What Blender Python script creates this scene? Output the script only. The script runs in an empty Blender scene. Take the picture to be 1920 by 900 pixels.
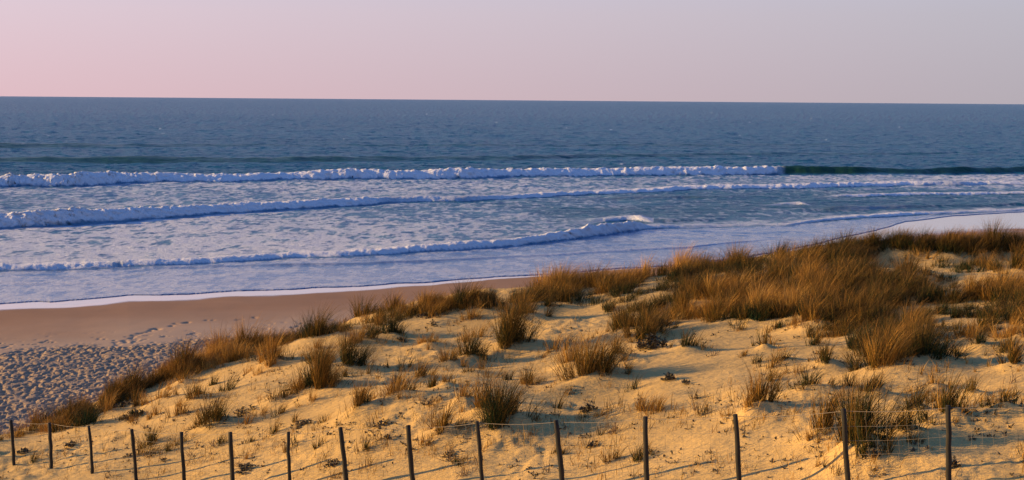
import bpy, math, random
import numpy as np
from mathutils import Matrix, Vector

C = bpy.context.scene.collection
rng = np.random.default_rng(7)
random.seed(7)

# ------------------------------------------------------------------ camera
CAMZ, F = 14.0, 2637.0
PITCH = math.atan((450 - 187.5) / F)
ROLL = 0.0078
cam_d = bpy.data.cameras.new('camera')
cam = bpy.data.objects.new('camera', cam_d); C.objects.link(cam)
R = Matrix.Rotation(math.pi / 2 - PITCH, 4, 'X') @ Matrix.Rotation(ROLL, 4, 'Z')
cam.matrix_world = Matrix.Translation((0, 0, CAMZ)) @ R
cam_d.sensor_width = 36; cam_d.lens = F / 1920 * 36
cam_d.clip_start = 0.1; cam_d.clip_end = 200000
bpy.context.scene.camera = cam
Rn = np.array(R.to_3x3())

def ray(px, py):
    d = np.stack([(np.asarray(px, float) - 960) / F, -(np.asarray(py, float) - 450) / F, -np.ones(np.shape(px))], -1)
    d = d @ Rn.T
    return d / d[..., 1:2]                      # direction per metre of y

def at_z(px, py, z=0.0):
    d = ray(px, py); t = (z - CAMZ) / d[..., 2]
    return d[..., 0] * t, t

def at_y(px, py, y):
    d = ray(px, py)
    return d[..., 0] * y, np.asarray(y, float) * 1.0, CAMZ + d[..., 2] * y

# ------------------------------------------------------------------ noise
TAB = np.random.default_rng(3).random((256, 256)).astype(np.float32)
def vn(x, y, seed=0):
    x = np.asarray(x, np.float64) + seed * 17.31; y = np.asarray(y, np.float64) + seed * 9.77
    fl = np.floor(x); fx = (x - fl).astype(np.float32); x0 = fl.astype(np.int32) & 255
    fl = np.floor(y); fy = (y - fl).astype(np.float32); y0 = fl.astype(np.int32) & 255
    fx = fx * fx * (3 - 2 * fx); fy = fy * fy * (3 - 2 * fy)
    x0, y0 = np.broadcast_arrays(x0, y0)
    b0 = x0 * 256; b1 = ((x0 + 1) & 255) * 256; y1 = (y0 + 1) & 255
    T_ = TAB.ravel()
    a = T_[b0 + y0]; b = T_[b1 + y0]; c = T_[b0 + y1]; d = T_[b1 + y1]
    a = a + (b - a) * fx; c = c + (d - c) * fx
    return a + (c - a) * fy
def fbm(x, y, o=4, seed=0, g=0.5):
    s = 0; a = 1; n = 0
    for i in range(o):
        # rotate every octave to hide the lattice
        ca, sa = math.cos(0.7 * i + 0.3), math.sin(0.7 * i + 0.3)
        s = s + a * vn((x * ca - y * sa) * 2.03 ** i, (x * sa + y * ca) * 2.03 ** i, seed + i * 3)
        n += a; a *= g
    return s / n
def ss(a, b, x):
    t = np.clip((x - a) / (b - a), 0, 1); return t * t * (3 - 2 * t)

def grid_mesh(name, X, Y, Z, mat, attrs=None):
    r, c = X.shape
    me = bpy.data.meshes.new(name)
    co = np.stack([X, Y, Z], -1).reshape(-1, 3).astype(np.float32)
    i = np.arange(r * c).reshape(r, c)
    q = np.stack([i[:-1, :-1], i[:-1, 1:], i[1:, 1:], i[1:, :-1]], -1).reshape(-1, 4)
    me.vertices.add(len(co)); me.vertices.foreach_set('co', co.ravel())
    me.loops.add(q.size); me.loops.foreach_set('vertex_index', q.ravel().astype(np.int32))
    me.polygons.add(len(q)); me.polygons.foreach_set('loop_start', np.arange(0, q.size, 4, dtype=np.int32))
    me.polygons.foreach_set('use_smooth', np.ones(len(q), bool))
    for k, v in (attrs or {}).items():
        a = me.attributes.new(k, 'FLOAT', 'POINT'); a.data.foreach_set('value', np.asarray(v, np.float32).ravel())
    me.update(); me.validate()
    me.materials.append(mat)
    o = bpy.data.objects.new(name, me); C.objects.link(o)
    return o

# ------------------------------------------------------------------ materials
def new_mat(name):
    m = bpy.data.materials.new(name); m.use_nodes = True
    nt = m.node_tree; nt.nodes.clear()
    out = nt.nodes.new('ShaderNodeOutputMaterial')
    return m, nt, out
class NB:
    def __init__(s, nt): s.nt = nt
    def n(s, t, **k):
        x = s.nt.nodes.new(t)
        for a, v in k.items(): setattr(x, a, v)
        return x
    def l(s, a, b): s.nt.links.new(a, b)
    def val(s, sock, v):
        if isinstance(v, (int, float, tuple, list)): sock.default_value = v
        else: s.l(v, sock)
    def math(s, op, a, b=0.0, clamp=False):
        x = s.n('ShaderNodeMath', operation=op, use_clamp=clamp); s.val(x.inputs[0], a); s.val(x.inputs[1], b); return x.outputs[0]
    def mix(s, f, a, b):
        x = s.n('ShaderNodeMix', data_type='RGBA'); s.val(x.inputs[0], f)
        s.val(x.inputs[6], a if not isinstance(a, tuple) else (*a, 1)); s.val(x.inputs[7], b if not isinstance(b, tuple) else (*b, 1)); return x.outputs[2]
    def attr(s, name):
        return s.n('ShaderNodeAttribute', attribute_name=name).outputs['Fac']
    def noise(s, scale, detail=4, rough=.5, vec=None, sc=(1, 1, 1)):
        g = vec or s.n('ShaderNodeNewGeometry').outputs['Position']
        mp = s.n('ShaderNodeMapping'); s.l(g, mp.inputs[0]); mp.inputs['Scale'].default_value = sc
        x = s.n('ShaderNodeTexNoise'); s.l(mp.outputs[0], x.inputs['Vector']); x.inputs['Scale'].default_value = scale
        x.inputs['Detail'].default_value = detail; x.inputs['Roughness'].default_value = rough
        return x.outputs['Fac']
    def mr(s, v, a, b, c=0.0, d=1.0):
        x = s.n('ShaderNodeMapRange'); s.val(x.inputs[0], v)
        for i, k in enumerate((a, b, c, d)): x.inputs[i + 1].default_value = k
        return x.outputs[0]
    def bump(s, h, strength, dist, normal=None):
        x = s.n('ShaderNodeBump'); s.l(h, x.inputs['Height']); s.val(x.inputs['Strength'], strength); x.inputs['Distance'].default_value = dist
        if normal: s.l(normal, x.inputs['Normal'])
        return x.outputs[0]

def sand_dune_mat():
    m, nt, out = new_mat('dune_sand'); b = NB(nt)
    p = b.n('ShaderNodeBsdfPrincipled'); b.l(p.outputs[0], out.inputs[0])
    big = b.noise(.35, 4, .6); fine = b.noise(14, 6, .7); grit = b.noise(90, 3, .7)
    col = b.mix(b.mr(big, .3, .7), (.56, .375, .125), (.68, .465, .170))
    col = b.mix(b.mr(fine, .35, .75, 0, .35), col, (.40, .29, .18))
    col = b.mix(b.mr(grit, .63, .72, 0, .55), col, (.16, .12, .09))
    b.l(col, p.inputs['Base Color'])
    p.inputs['Roughness'].default_value = .95; p.inputs['Specular IOR Level'].default_value = .15
    h = b.math('ADD', b.math('MULTIPLY', b.noise(5, 5, .6, sc=(1, 1.6, 1)), 1.0), b.math('MULTIPLY', b.noise(40, 3, .6), .22))
    g = b.n('ShaderNodeNewGeometry').outputs['Position']; mp = b.n('ShaderNodeMapping'); b.l(g, mp.inputs[0]); mp.inputs['Rotation'].default_value = (0, 0, -.3)
    st = b.noise(1.4, 5, .65, vec=mp.outputs[0], sc=(1, 4.5, 1))
    h = b.math('ADD', h, b.math('MULTIPLY', st, 1.3))
    b.l(b.bump(h, .9, .052), p.inputs['Normal'])
    return m

def beach_mat():
    m, nt, out = new_mat('beach_sand'); b = NB(nt)
    p = b.n('ShaderNodeBsdfPrincipled'); b.l(p.outputs[0], out.inputs[0])
    wet = b.attr('wet'); damp = b.attr('damp'); tr = b.attr('tramp')
    big = b.noise(.12, 5, .6, sc=(.5, 1, 1)); fine = b.noise(9, 5, .7)
    dry = b.mix(b.mr(big, .35, .7), (.42, .30, .19), (.50, .36, .23))
    dry = b.mix(b.mr(fine, .5, .75, 0, .3), dry, (.28, .19, .14))
    dcol = b.mix(b.mr(big, .35, .7), (.30, .17, .085), (.36, .21, .11))
    col = b.mix(damp, dry, dcol)
    col = b.mix(b.mr(tr, 0, 1, 0, .75), col, b.mix(b.mr(fine, .35, .65), (.22, .17, .12), (.42, .31, .20)))
    col = b.mix(wet, col, (.30, .19, .14))
    b.l(col, p.inputs['Base Color'])
    b.l(b.mr(wet, 0, 1, .75, .05), p.inputs['Roughness'])
    b.l(b.mr(wet, 0, 1, .15, 1.0), p.inputs['Specular IOR Level'])
    p.inputs['Coat Roughness'].default_value = .03
    b.l(b.mr(wet, 0.2, 1, 0, 1), p.inputs['Coat Weight'])
    p.inputs['Coat IOR'].default_value = 1.6
    h = b.math('ADD', b.noise(3.2, 5, .65), b.math('MULTIPLY', b.noise(18, 3, .6), .3))
    b.l(b.bump(h, b.mr(tr, 0, 1, .05, .9), .12), p.inputs['Normal'])
    return m

def water_mat():
    m, nt, out = new_mat('sea_water'); b = NB(nt)
    foam = b.attr('foam'); face = b.attr('face'); sheet = b.attr('sheet'); off = b.attr('offshore')
    w = b.n('ShaderNodeBsdfPrincipled')
    patch = b.noise(.012, 4, .6, sc=(.35, 1, 1))
    base = b.mix(b.mr(patch, .3, .7), (.002, .080, .150), (.004, .105, .190))
    base = b.mix(b.attr('aerated'), base, (.065, .19, .33))
    base = b.mix(sheet, base, (.08, .16, .31))
    base = b.mix(face, base, (.014, .060, .036))
    b.l(base, w.inputs['Base Color'])
    w.inputs['IOR'].default_value = 1.33
    b.l(b.mr(sheet, 0, 1, .28, .12), w.inputs['Roughness']); b.l(b.mr(sheet, 0, 1, .13, .42), w.inputs['Specular IOR Level'])
    h1 = b.noise(1.1, 5, .62, sc=(.6, 1, 1)); h2 = b.noise(.22, 3, .5, sc=(.5, 1, 1))
    hh = b.math('ADD', b.math('MULTIPLY', h1, .35), b.math('MULTIPLY', h2, 1.0))
    st = b.math('MULTIPLY', b.mr(sheet, 0, 1, .85, .12), b.mr(face, 0, 1, 1, .25))
    bn = b.bump(hh, st, 2.0)
    b.l(bn, w.inputs['Normal'])
    f = b.n('ShaderNodeBsdfPrincipled')
    f.inputs['Base Color'].default_value = (.84, .88, .95, 1); f.inputs['Roughness'].default_value = .8
    f.inputs['Specular IOR Level'].default_value = .2
    b.l(b.bump(b.noise(1.9, 6, .7), 1.0, .55), f.inputs['Normal'])
    nf = b.noise(1.6, 5, .75, sc=(.6, 1, 1))
    ff = b.math('ADD', foam, b.math('MULTIPLY', b.math('SUBTRACT', nf, .5), b.mr(b.math('ABSOLUTE', b.math('SUBTRACT', foam, .5)), 0, .5, 1.3, .1)), clamp=True)
    mx = b.n('ShaderNodeMixShader'); b.l(ff, mx.inputs[0]); b.l(w.outputs[0], mx.inputs[1]); b.l(f.outputs[0], mx.inputs[2])
    b.l(mx.outputs[0], out.inputs[0])
    return m

def grass_mat():
    m, nt, out = new_mat('marram_grass'); b = NB(nt)
    tone = b.attr('tone'); t = b.attr('along')
    cr = b.n('ShaderNodeValToRGB'); b.l(tone, cr.inputs[0])
    e = cr.color_ramp.elements
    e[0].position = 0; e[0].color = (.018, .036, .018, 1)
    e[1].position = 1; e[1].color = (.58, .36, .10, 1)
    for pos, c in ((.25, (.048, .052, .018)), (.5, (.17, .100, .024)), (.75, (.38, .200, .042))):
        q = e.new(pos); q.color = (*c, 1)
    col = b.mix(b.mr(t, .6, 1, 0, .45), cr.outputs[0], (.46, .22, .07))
    d = b.n('ShaderNodeBsdfDiffuse'); tr = b.n('ShaderNodeBsdfTranslucent'); mx = b.n('ShaderNodeMixShader')
    b.l(col, d.inputs[0]); b.l(col, tr.inputs[0]); mx.inputs[0].default_value = .14
    b.l(d.outputs[0], mx.inputs[1]); b.l(tr.outputs[0], mx.inputs[2]); b.l(mx.outputs[0], out.inputs[0])
    return m

def simple_mat(name, c1, c2, scale=12, rough=.9, metal=0, bump=.3, sc=(1, 1, 1)):
    m, nt, out = new_mat(name); b = NB(nt)
    p = b.n('ShaderNodeBsdfPrincipled'); b.l(p.outputs[0], out.inputs[0])
    tc = b.n('ShaderNodeTexCoord').outputs['Object']
    nz = b.noise(scale, 5, .65, vec=tc, sc=sc)
    b.l(b.mix(b.mr(nz, .3, .7), c1, c2), p.inputs['Base Color'])
    p.inputs['Roughness'].default_value = rough; p.inputs['Metallic'].default_value = metal
    b.l(b.bump(nz, bump, .01), p.inputs['Normal'])
    return m

M_DUNE, M_BEACH, M_WATER, M_GRASS = sand_dune_mat(), beach_mat(), water_mat(), grass_mat()
M_WOOD = simple_mat('weathered_wood', (.006, .009, .008), (.032, .026, .018), 9, sc=(4, 4, .6), bump=.6)
M_WIRE = simple_mat('galvanised_wire', (.22, .19, .15), (.32, .28, .22), 5, rough=.55, metal=.3, bump=0)
M_LEAF = simple_mat('dark_leaves', (.035, .045, .022), (.12, .075, .035), 9)
M_TWIG = simple_mat('dry_twigs', (.10, .06, .035), (.19, .12, .06), 9)

# ------------------------------------------------------------------ dune terrain
CP = []
FA, FB = np.array([-11.7, 33.0]), np.array([6.14, 19.8])
def cp(px, py, d): x, y, z = at_y(px, py, d); CP.append((float(x), float(y), float(z)))
# along the fence foot, then up the slope to the ridge
posts = [(22,787,27,877),(92,793,97,880),(168,798,173,893),(248,804,256,905),(340,810,347,914),(432,810,438,919),(540,810,544,923),
         (638,802,653,921),(765,798,781,923),(895,790,908,920),(1042,789,1059,925),(1210,782,1216,925),(1380,778,1388,925),(1580,766,1597,918),(1777,760,1781,910)]
post_w = []
for tx, ty, bx, by in posts:
    d = ray(bx, by); k = d[0]                  # x = k*y on the fence line
    AB = FB - FA
    t = (k * FA[1] - FA[0]) / (AB[0] - k * AB[1])
    P = FA + t * AB
    z = CAMZ + d[2] * P[1]
    dt = ray(tx, ty); top = (dt[0] * P[1], P[1], CAMZ + dt[2] * P[1])
    post_w.append(((P[0], P[1], z), top)); CP.append((P[0], P[1], z))
for a in [(200,800,37),(60,822,35.5),(300,770,36),(420,740,36),(500,790,32.5),(620,745,33),(750,750,30.5),(860,815,27.8),
          (640,640,42),(780,650,39),(900,640,40),(1000,720,32),(1130,720,31),(1300,740,28.5),(1100,820,26.5),(1300,830,24.8),
          (1440,775,25.5),(1650,720,26.5),(1500,640,34),(1250,650,35),(1100,610,41),(1350,590,40),(1800,700,26.5),(1900,640,30),(1610,850,21.7),
          (1880,840,21.0),(1700,560,38),(1900,545,38),(1590,520,42),(1650,505,50),(1740,510,53),(1820,510,53),(1900,508,50),
          (100,805,38.5),(250,735,42),(340,695,44),(440,665,45),(560,630,46.5),(680,592,48),(800,574,50),(950,560,51),(1100,545,52),(1250,520,53),
          (1400,492,54),(1550,478,54),(1650,463,53),(1780,457,52),(1880,459,51),(1990,459,50), (-150,830,36),(-60,900,32)]:
    cp(*a)
# the seaward slope of the ridge, down under the beach, and the ground under the viewer
for px, py, d in [(100,805,38.5),(250,735,42),(440,665,45),(680,592,48),(950,560,51),(1250,520,53),(1550,478,54),(1880,470,51),(1990,470,50),(-150,830,36)]:
    x, y, z = at_y(px, py, d); k = x / y
    CP.append((float(k * (y + 6)), float(y + 6), float(z - 2.3 if z < 6.4 else z - 2.9)))
    CP.append((float(k * (y + 12)), float(y + 12), -0.6))
    CP.append((float(k * (y + 20)), float(y + 20), -3.0))
CP += [(0, 0, 11.6), (0, -12, 12.2), (-6, 8, 9.2), (6, 8, 10.0), (0, 8, 9.7), (-14, 20, 5.9), (14, 16, 9.2), (0, 14, 8.5), (7, 14, 9.1), (-6, 14, 7.6), (-8, -8, 11.5), (8, -8, 12.0),
       (20, 30, 9.6), (-26, 38, 2.6), (-30, 30, 3.5), (30, 45, 9.4), (-20, 50, -1), (40, 50, 8.5), (36, 70, -2.5)]
CP = np.array(CP)
def tps(r2): return np.where(r2 > 1e-9, .5 * r2 * np.log(r2 + 1e-12), 0)
n = len(CP)
K = tps(((CP[:, None, :2] - CP[None, :, :2]) ** 2).sum(-1)) + np.eye(n) * 1.5
Pm = np.c_[np.ones(n), CP[:, :2]]
sol = np.linalg.solve(np.block([[K, Pm], [Pm.T, np.zeros((3, 3))]]), np.r_[CP[:, 2], np.zeros(3)])
def tps_eval(x, y):
    sh = np.shape(x); x = np.ravel(x); y = np.ravel(y)
    z = sol[n] + sol[n + 1] * x + sol[n + 2] * y
    for i in range(n):
        z = z + sol[i] * tps((x - CP[i, 0]) ** 2 + (y - CP[i, 1]) ** 2)
    return z.reshape(sh)
# smooth base stored on a coarse grid for quick lookup
GX = np.arange(-62, 62.1, .5); GY = np.arange(-14, 76.1, .5)
GXX, GYY = np.meshgrid(GX, GY, indexing='ij')
GZ = tps_eval(GXX, GYY)
def base_z(x, y):
    fx = np.clip((x - GX[0]) / .5, 0, len(GX) - 1.001); fy = np.clip((y - GY[0]) / .5, 0, len(GY) - 1.001)
    ix = fx.astype(int); iy = fy.astype(int); fx = fx - ix; fy = fy - iy
    return (GZ[ix, iy] * (1 - fx) + GZ[ix + 1, iy] * fx) * (1 - fy) + (GZ[ix, iy + 1] * (1 - fx) + GZ[ix + 1, iy + 1] * fx) * fy
def relief(x, y):
    nf = ss(2.0, 7.0, y - np.interp(x, [FA[0], FB[0]], [FA[1], FB[1]]))     # blown smooth along the fence
    h = (fbm(x / 3.2, y / 4.2, 3, 5) - .5) * (.30 + .32 * nf)
    u_, v_ = x * .96 + y * .28, -x * .28 + y * .96
    h = h + (fbm(u_ / 2.2, v_ / .8, 3, 21) - .5) * (.06 + .10 * nf)
    r = ss(.45, .62, fbm(x / 2.5, y / 3, 3, 40))                 # disturbed patches
    h = h + r * (fbm(x / .28, y / .34, 3, 31, .6) - .5) * .13
    rip = np.sin((x * .5 + y * .87) * 2 * np.pi / .30 + 5 * fbm(x / 1.3, y / 1.3, 2, 60)) * .006
    return h + (1 - r) * rip
def dune0(x, y): return base_z(x, y) + relief(x, y)
def hit(px, py, zf=dune0):
    px = np.atleast_1d(np.asarray(px, float)); py = np.atleast_1d(np.asarray(py, float))
    d = ray(px, py); ys = np.arange(14, 66, .2)
    X = d[:, 0:1] * ys; Z = CAMZ + d[:, 2:3] * ys; G = zf(X, np.broadcast_to(ys, X.shape))
    below = Z < G
    i = np.where(below.any(1), below.argmax(1), len(ys) - 1)
    y = ys[i]
    return d[:, 0] * y, y, below.any(1)

# ------------------------------------------------------------------ grass lists
# base x, base y, width, height (photo pixels), tone 0 dark green .. 1 straw, density, label
T = [
 (75,806,75,42,.45,.8,'brown grass clump at the low left end of the crest beside the first fence post'),
 (128,792,60,42,.4,.7,'brown grass clump on the crest between the second and third fence posts'),
 (163,808,75,50,.08,1.0,'dark green spiky grass clump right behind the top of the third fence post'),
 (205,780,50,42,.8,.7,'golden grass clump above and right of the dark green spiky clump'),
 (250,738,70,55,.4,1.1,'round brown grass clump on the left crest with dark shadow at its foot'),
 (212,752,50,40,.5,.8,'low brown grass on the crest, between the golden clump and the round brown clump'),
 (292,706,62,42,.55,1.,'golden brown grass on the crest above the bare sand shoulder'),
 (350,702,60,70,.35,1.2,'tall dark-footed grass clump on the left crest where the beach trampling ends'),
 (322,694,55,48,.6,1.,'golden grass just left of the tall dark-footed clump on the crest'),
 (300,757,52,38,.8,.6,'small golden tuft on open sand below the left crest'),
 (345,722,40,34,.75,.6,'small straw tuft at the foot of the tall dark-footed crest clump'),
 (366,754,58,48,.5,.5,'thin brown tuft on open sand right of the small golden tuft'),
 (402,803,62,62,.25,1.1,'dark spiky tuft leaning right above the fifth and sixth fence posts'),
 (418,674,75,62,.7,1.2,'bright golden grass clump standing on the crest, left one of the golden row'),
 (462,664,60,60,.6,1.2,'golden brown grass clump on the crest in the middle of the golden row'),
 (510,683,46,58,.75,.9,'narrow golden tuft standing in front of the crest row'),
 (545,634,75,52,.5,1.1,'brown grass on the crest right of the golden row'),
 (588,641,80,68,.35,1.3,'dense dark brown clump on the crest with a long shadow to its right'),
 (600,742,100,98,.35,1.4,'big rounded brown grass clump on the open left slope'),
 (652,692,80,72,.2,1.3,'dark green clump up and right of the big rounded brown clump'),
 (690,645,62,42,.4,.8,'low brown clump below the crest between two darker clumps'),
 (640,634,36,28,.8,.6,'tiny straw tuft in a hollow just behind the crest row'),
 (683,600,66,48,.4,1.,'brown grass clump leaning right on the skyline crest against the beach'),
 (737,588,60,40,.55,1.,'golden grass on the skyline crest against the brown beach'),
 (737,634,42,48,.12,1.2,'compact dark tuft on pale sand below the skyline crest'),
 (800,580,60,38,.6,.9,'low golden grass on the crest left of the dark skyline clump'),
 (866,586,62,52,.2,1.3,'dark skyline clump in the middle of the crest above pale sand'),
 (915,576,56,34,.6,.9,'low golden grass on the crest right of the dark skyline clump'),
 (676,774,66,62,.5,1.,'lone spiky fan-shaped tuft on open sand in the middle of the slope'),
 (746,747,58,58,.7,1.,'golden fan-shaped tuft right of the lone spiky tuft'),
 (788,716,50,48,.55,.8,'brown tuft touching the golden fan-shaped tuft from behind'),
 (512,762,52,26,.55,.5,'flat wispy tuft lying low on the sand under the big brown clump'),
 (843,688,52,40,.65,.8,'light golden tuft left of the darker mid-slope tuft'),
 (882,678,52,56,.25,1.2,'darker mid-slope tuft joined to a light golden one'),
 (806,651,44,28,.7,.5,'small thin tuft on the pale sand terrace'),
 (836,728,34,34,.75,.35,'thin straw wisps on the slope above the fence, left of the wide brown mass'),
 (868,758,40,46,.7,.5,'sparse straw tuft left of the wide brown mass above the fence'),
 (833,822,60,56,.5,.9,'spiky tuft above the fence just left of the tenth post'),
 (945,806,105,104,.28,1.6,'wide dark brown mass of grass right behind the tenth fence post'),
 (905,790,60,76,.6,.9,'golden fringe of grass along the left of the wide dark brown mass'),
 (958,655,82,108,.35,1.7,'tallest brown clump, standing up in the middle of the picture'),
 (985,598,60,56,.5,1.2,'golden clump behind the tallest brown clump'),
 (1038,668,40,48,.55,.5,'thin brown tuft right of the tallest brown clump'),
 (1108,718,98,92,.42,1.5,'big golden clump with dark foot in the centre of the slope'),
 (1072,690,52,56,.65,.8,'golden fringe on the left shoulder of the big central clump'),
 (1160,676,40,56,.5,.6,'upright brown tuft behind the right edge of the big central clump'),
 (1172,626,70,62,.4,1.3,'brown clump on the edge of the sand terrace, front left of the dense grass'),
 (1215,628,56,60,.25,1.2,'darker brown clump next to a dark leafy shrub'),
 (1287,660,52,42,.3,.8,'small dark tuft on the sand right of the leafy shrub'),
 (1434,655,22,42,.45,.6,'tiny upright tuft on the sand terrace'),
 (1470,684,54,24,.2,.6,'low dark flattened tuft on golden sand'),
 (1428,778,68,84,.5,1.1,'fan-shaped green and gold tuft above the thirteenth fence post'),
 (1405,792,44,36,.7,.5,'short straw fringe at the foot of the fan-shaped green and gold tuft'),
 (1555,688,48,46,.35,.9,'brown tuft at the left end of the huge dark clump'),
 (1516,738,92,44,.3,.8,'low spreading dark brown tuft on golden sand'),
 (1520,614,62,60,.6,1.4,'bushy golden clump at the front of the dense grass'),
 (1650,704,135,88,.40,1.9,'huge golden brown clump in the right part of the slope, left half'),
 (1735,690,125,84,.10,1.9,'huge dark green clump in the right part of the slope, right half'),
 (1700,640,90,70,.4,1.2,'brown grass rising behind the huge pair of clumps'),
 (1545,828,84,88,.45,.8,'leaning spiky tuft left of the fourteenth fence post'),
 (1618,866,95,140,.25,1.8,'large dark green tuft crossing the fence wires right of the fourteenth post'),
 (1600,860,70,60,.6,.6,'straw fringe at the foot of the large tuft by the fourteenth post'),
 (1700,818,90,52,.15,.9,'low dark tuft between the fourteenth and fifteenth fence posts'),
 (1718,782,46,56,.4,.8,'upright brown tuft above the low dark one, left of the last fence post'),
 (1775,792,82,88,.35,1.0,'brown grass right behind the top of the last fence post'),
 (1826,746,42,40,.35,.6,'small leaning tuft right of and above the last fence post'),
 (1884,776,60,40,.3,.6,'thin dark tuft at the right edge above the fence'),
 (1900,694,66,58,.45,1.,'brown clump at the right edge of the picture, half way up the slope'),
 (1750,735,46,34,.6,.5,'wispy straw tuft under the huge dark green clump'),
 (1640,745,50,36,.55,.5,'wispy brown tuft under the huge golden brown clump'),
 (1868,474,72,56,.3,1.5,'tall dark clump on the far right crest against the wet sand'),
 (1785,472,58,40,.45,1.2,'round golden-topped clump on the far right crest'),
 (1733,475,50,32,.6,.9,'low golden grass between the round clumps on the far right crest'),
 (1640,473,62,48,.25,1.3,'dark clump on the crest where the sea meets the wet sand'),
 (1690,475,60,40,.35,1.2,'brown clump on the crest in front of the wet sand'),
 (1908,512,62,56,.35,1.3,'dark clump at the right edge below the far right crest'),
 (1704,520,56,48,.5,1.2,'golden clump standing on the shaded sand flat'),
 (1735,622,40,38,.3,.5,'dark tuft near the heap of dry straw'),
 (1838,658,46,34,.15,.8,'dark tuft beside the heap of dry straw at the right'),
]
def blades(base, az, tilt, length, droop, width, tone, wind=.12, S=5):
    """arrays of N blades -> vertices, quads, tone, along"""
    N = len(az); ax = np.cos(az); ay = np.sin(az)
    fa = az + np.pi / 2 + rng.normal(0, .6, N); wx, wy = np.cos(fa), np.sin(fa)
    pts = []; p = base.copy(); vs = []; al = []
    for i in range(S + 1):
        t = i / S
        w = width * (1 - t ** 1.6) * .5 + .0008
        vs += [np.c_[p[:, 0] - wx * w, p[:, 1] - wy * w, p[:, 2]], np.c_[p[:, 0] + wx * w, p[:, 1] + wy * w, p[:, 2]]]
        al += [np.full(N, t)] * 2
        th = tilt + droop * (t + .5 / S) ** 1.5
        st = length / S
        p = p + np.c_[(np.sin(th) * ax + wind * t * 1.2) * st, np.sin(th) * ay * st, np.cos(th) * st]
    V = np.stack(vs, 1); A = np.stack(al, 1)        # N, 2(S+1), 3
    k = 2 * (S + 1); off = (np.arange(N) * k)[:, None, None]
    q = np.array([[2 * i, 2 * i + 1, 2 * i + 3, 2 * i + 2] for i in range(S)])[None] + off
    return V.reshape(-1, 3), q.reshape(-1, 4), np.repeat(tone, k), A.ravel()
def poly_obj(name, V, Q, mat, attrs=None, loc=(0, 0, 0)):
    me = bpy.data.meshes.new(name)
    me.vertices.add(len(V)); me.vertices.foreach_set('co', (V - np.array(loc)).astype(np.float32).ravel())
    me.loops.add(Q.size); me.loops.foreach_set('vertex_index', Q.ravel().astype(np.int32))
    me.polygons.add(len(Q)); me.polygons.foreach_set('loop_start', np.arange(0, Q.size, Q.shape[1], dtype=np.int32))
    for k, v in (attrs or {}).items():
        a = me.attributes.new(k, 'FLOAT', 'POINT'); a.data.foreach_set('value', np.asarray(v, np.float32).ravel())
    me.update(); me.validate(); me.materials.append(mat)
    o = bpy.data.objects.new(name, me); o.location = loc; C.objects.link(o)
    return o

tx, ty, ok = hit([t[0] for t in T], [t[1] for t in T])
MOUND = [(x, y, t[2] / F * y * .55, .10 + .0012 * t[3]) for x, y, t in zip(tx, ty, T)]

# dense grass: clump centres scattered over the ridge and the right-hand hollow
zones = [  # polygon (photo pixels of the clump feet), number, height px, tone
 ([(925,585),(1000,545),(1150,520),(1300,490),(1420,478),(1420,520),(1250,560),(1120,575),(1000,575)], 105, 46, .50),
 ([(1270,510),(1400,472),(1600,462),(1620,500),(1590,560),(1500,560),(1300,560),(1230,540)], 135, 52, .38),
 ([(1130,585),(1240,560),(1500,550),(1500,600),(1330,606),(1240,600)], 80, 54, .45),
 ([(1500,570),(1600,520),(1700,535),(1770,560),(1740,612),(1560,618),(1500,605)], 105, 60, .16),
 ([(1740,580),(1800,560),(1930,545),(1990,600),(1930,624),(1800,610)], 70, 58, .48),
 ([(1780,600),(1930,585),(1990,640),(1900,640),(1790,632)], 22, 50, .45),
 ([(1600,640),(1680,615),(1790,625),(1800,660),(1700,690),(1600,700)], 20, 70, .32),
 ([(1440,612),(1560,612),(1600,640),(1500,632)], 8, 36, .5),
 ([(1610,520),(1700,490),(1920,500),(1920,535),(1700,545)], 34, 32, .30),
 ([(1130,600),(1240,606),(1250,640),(1150,640)], 12, 50, .3),
 ([(1560,470),(1640,462),(1650,500),(1610,540),(1580,520)], 26, 58, .3),
 ([(1930,470),(2080,480),(2100,560),(1960,530)], 16, 50, .4),
 ([(1590,478),(1990,480),(1990,466),(1780,464),(1600,469)], 62, 44, .36),
 ([(560,625),(690,592),(930,566),(930,580),(700,608),(600,640)], 75, 36, .55),
 ([(90,812),(240,740),(340,698),(560,630),(560,638),(350,708),(250,748),(100,818)], 95, 36, .50),
 ([(-160,850),(20,815),(90,812),(20,825),(-160,868)], 6, 34, .45),
]
def inpoly(x, y, P):
    r = False; j = len(P) - 1
    for i in range(len(P)):
        if (P[i][1] > y) != (P[j][1] > y) and x < (P[j][0] - P[i][0]) * (y - P[i][1]) / (P[j][1] - P[i][1]) + P[i][0]: r = not r
        j = i
    return r
mc = []
for P, cnt, h, tone in zones:
    xs = [p[0] for p in P]; ys = [p[1] for p in P]; k = 0
    while k < cnt:
        a, b_ = random.uniform(min(xs), max(xs)), random.uniform(min(ys), max(ys))
        if inpoly(a, b_, P) and (k % 1 == 0): mc.append((a, b_, h * random.uniform(.7, 1.2), np.clip(tone + random.gauss(0, .17), .03, .95))); k += 1
mc = np.array(mc)
mx_, my_, mok = hit(mc[:, 0], mc[:, 1])

def mounds(x, y):
    h = np.zeros(np.shape(x))
    for (mx, my, r, a) in MOUND:
        d2 = ((x - mx) ** 2 + (y - my) ** 2) / (r * r * 1.3)
        h = h + a * np.exp(-d2)
    return h
def dune_z(x, y): return dune0(x, y) + mounds(x, y)
def ground_pt(px, py):
    x, y, o = hit(px, py, dune0); return x, y, dune_z(x, y)

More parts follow.
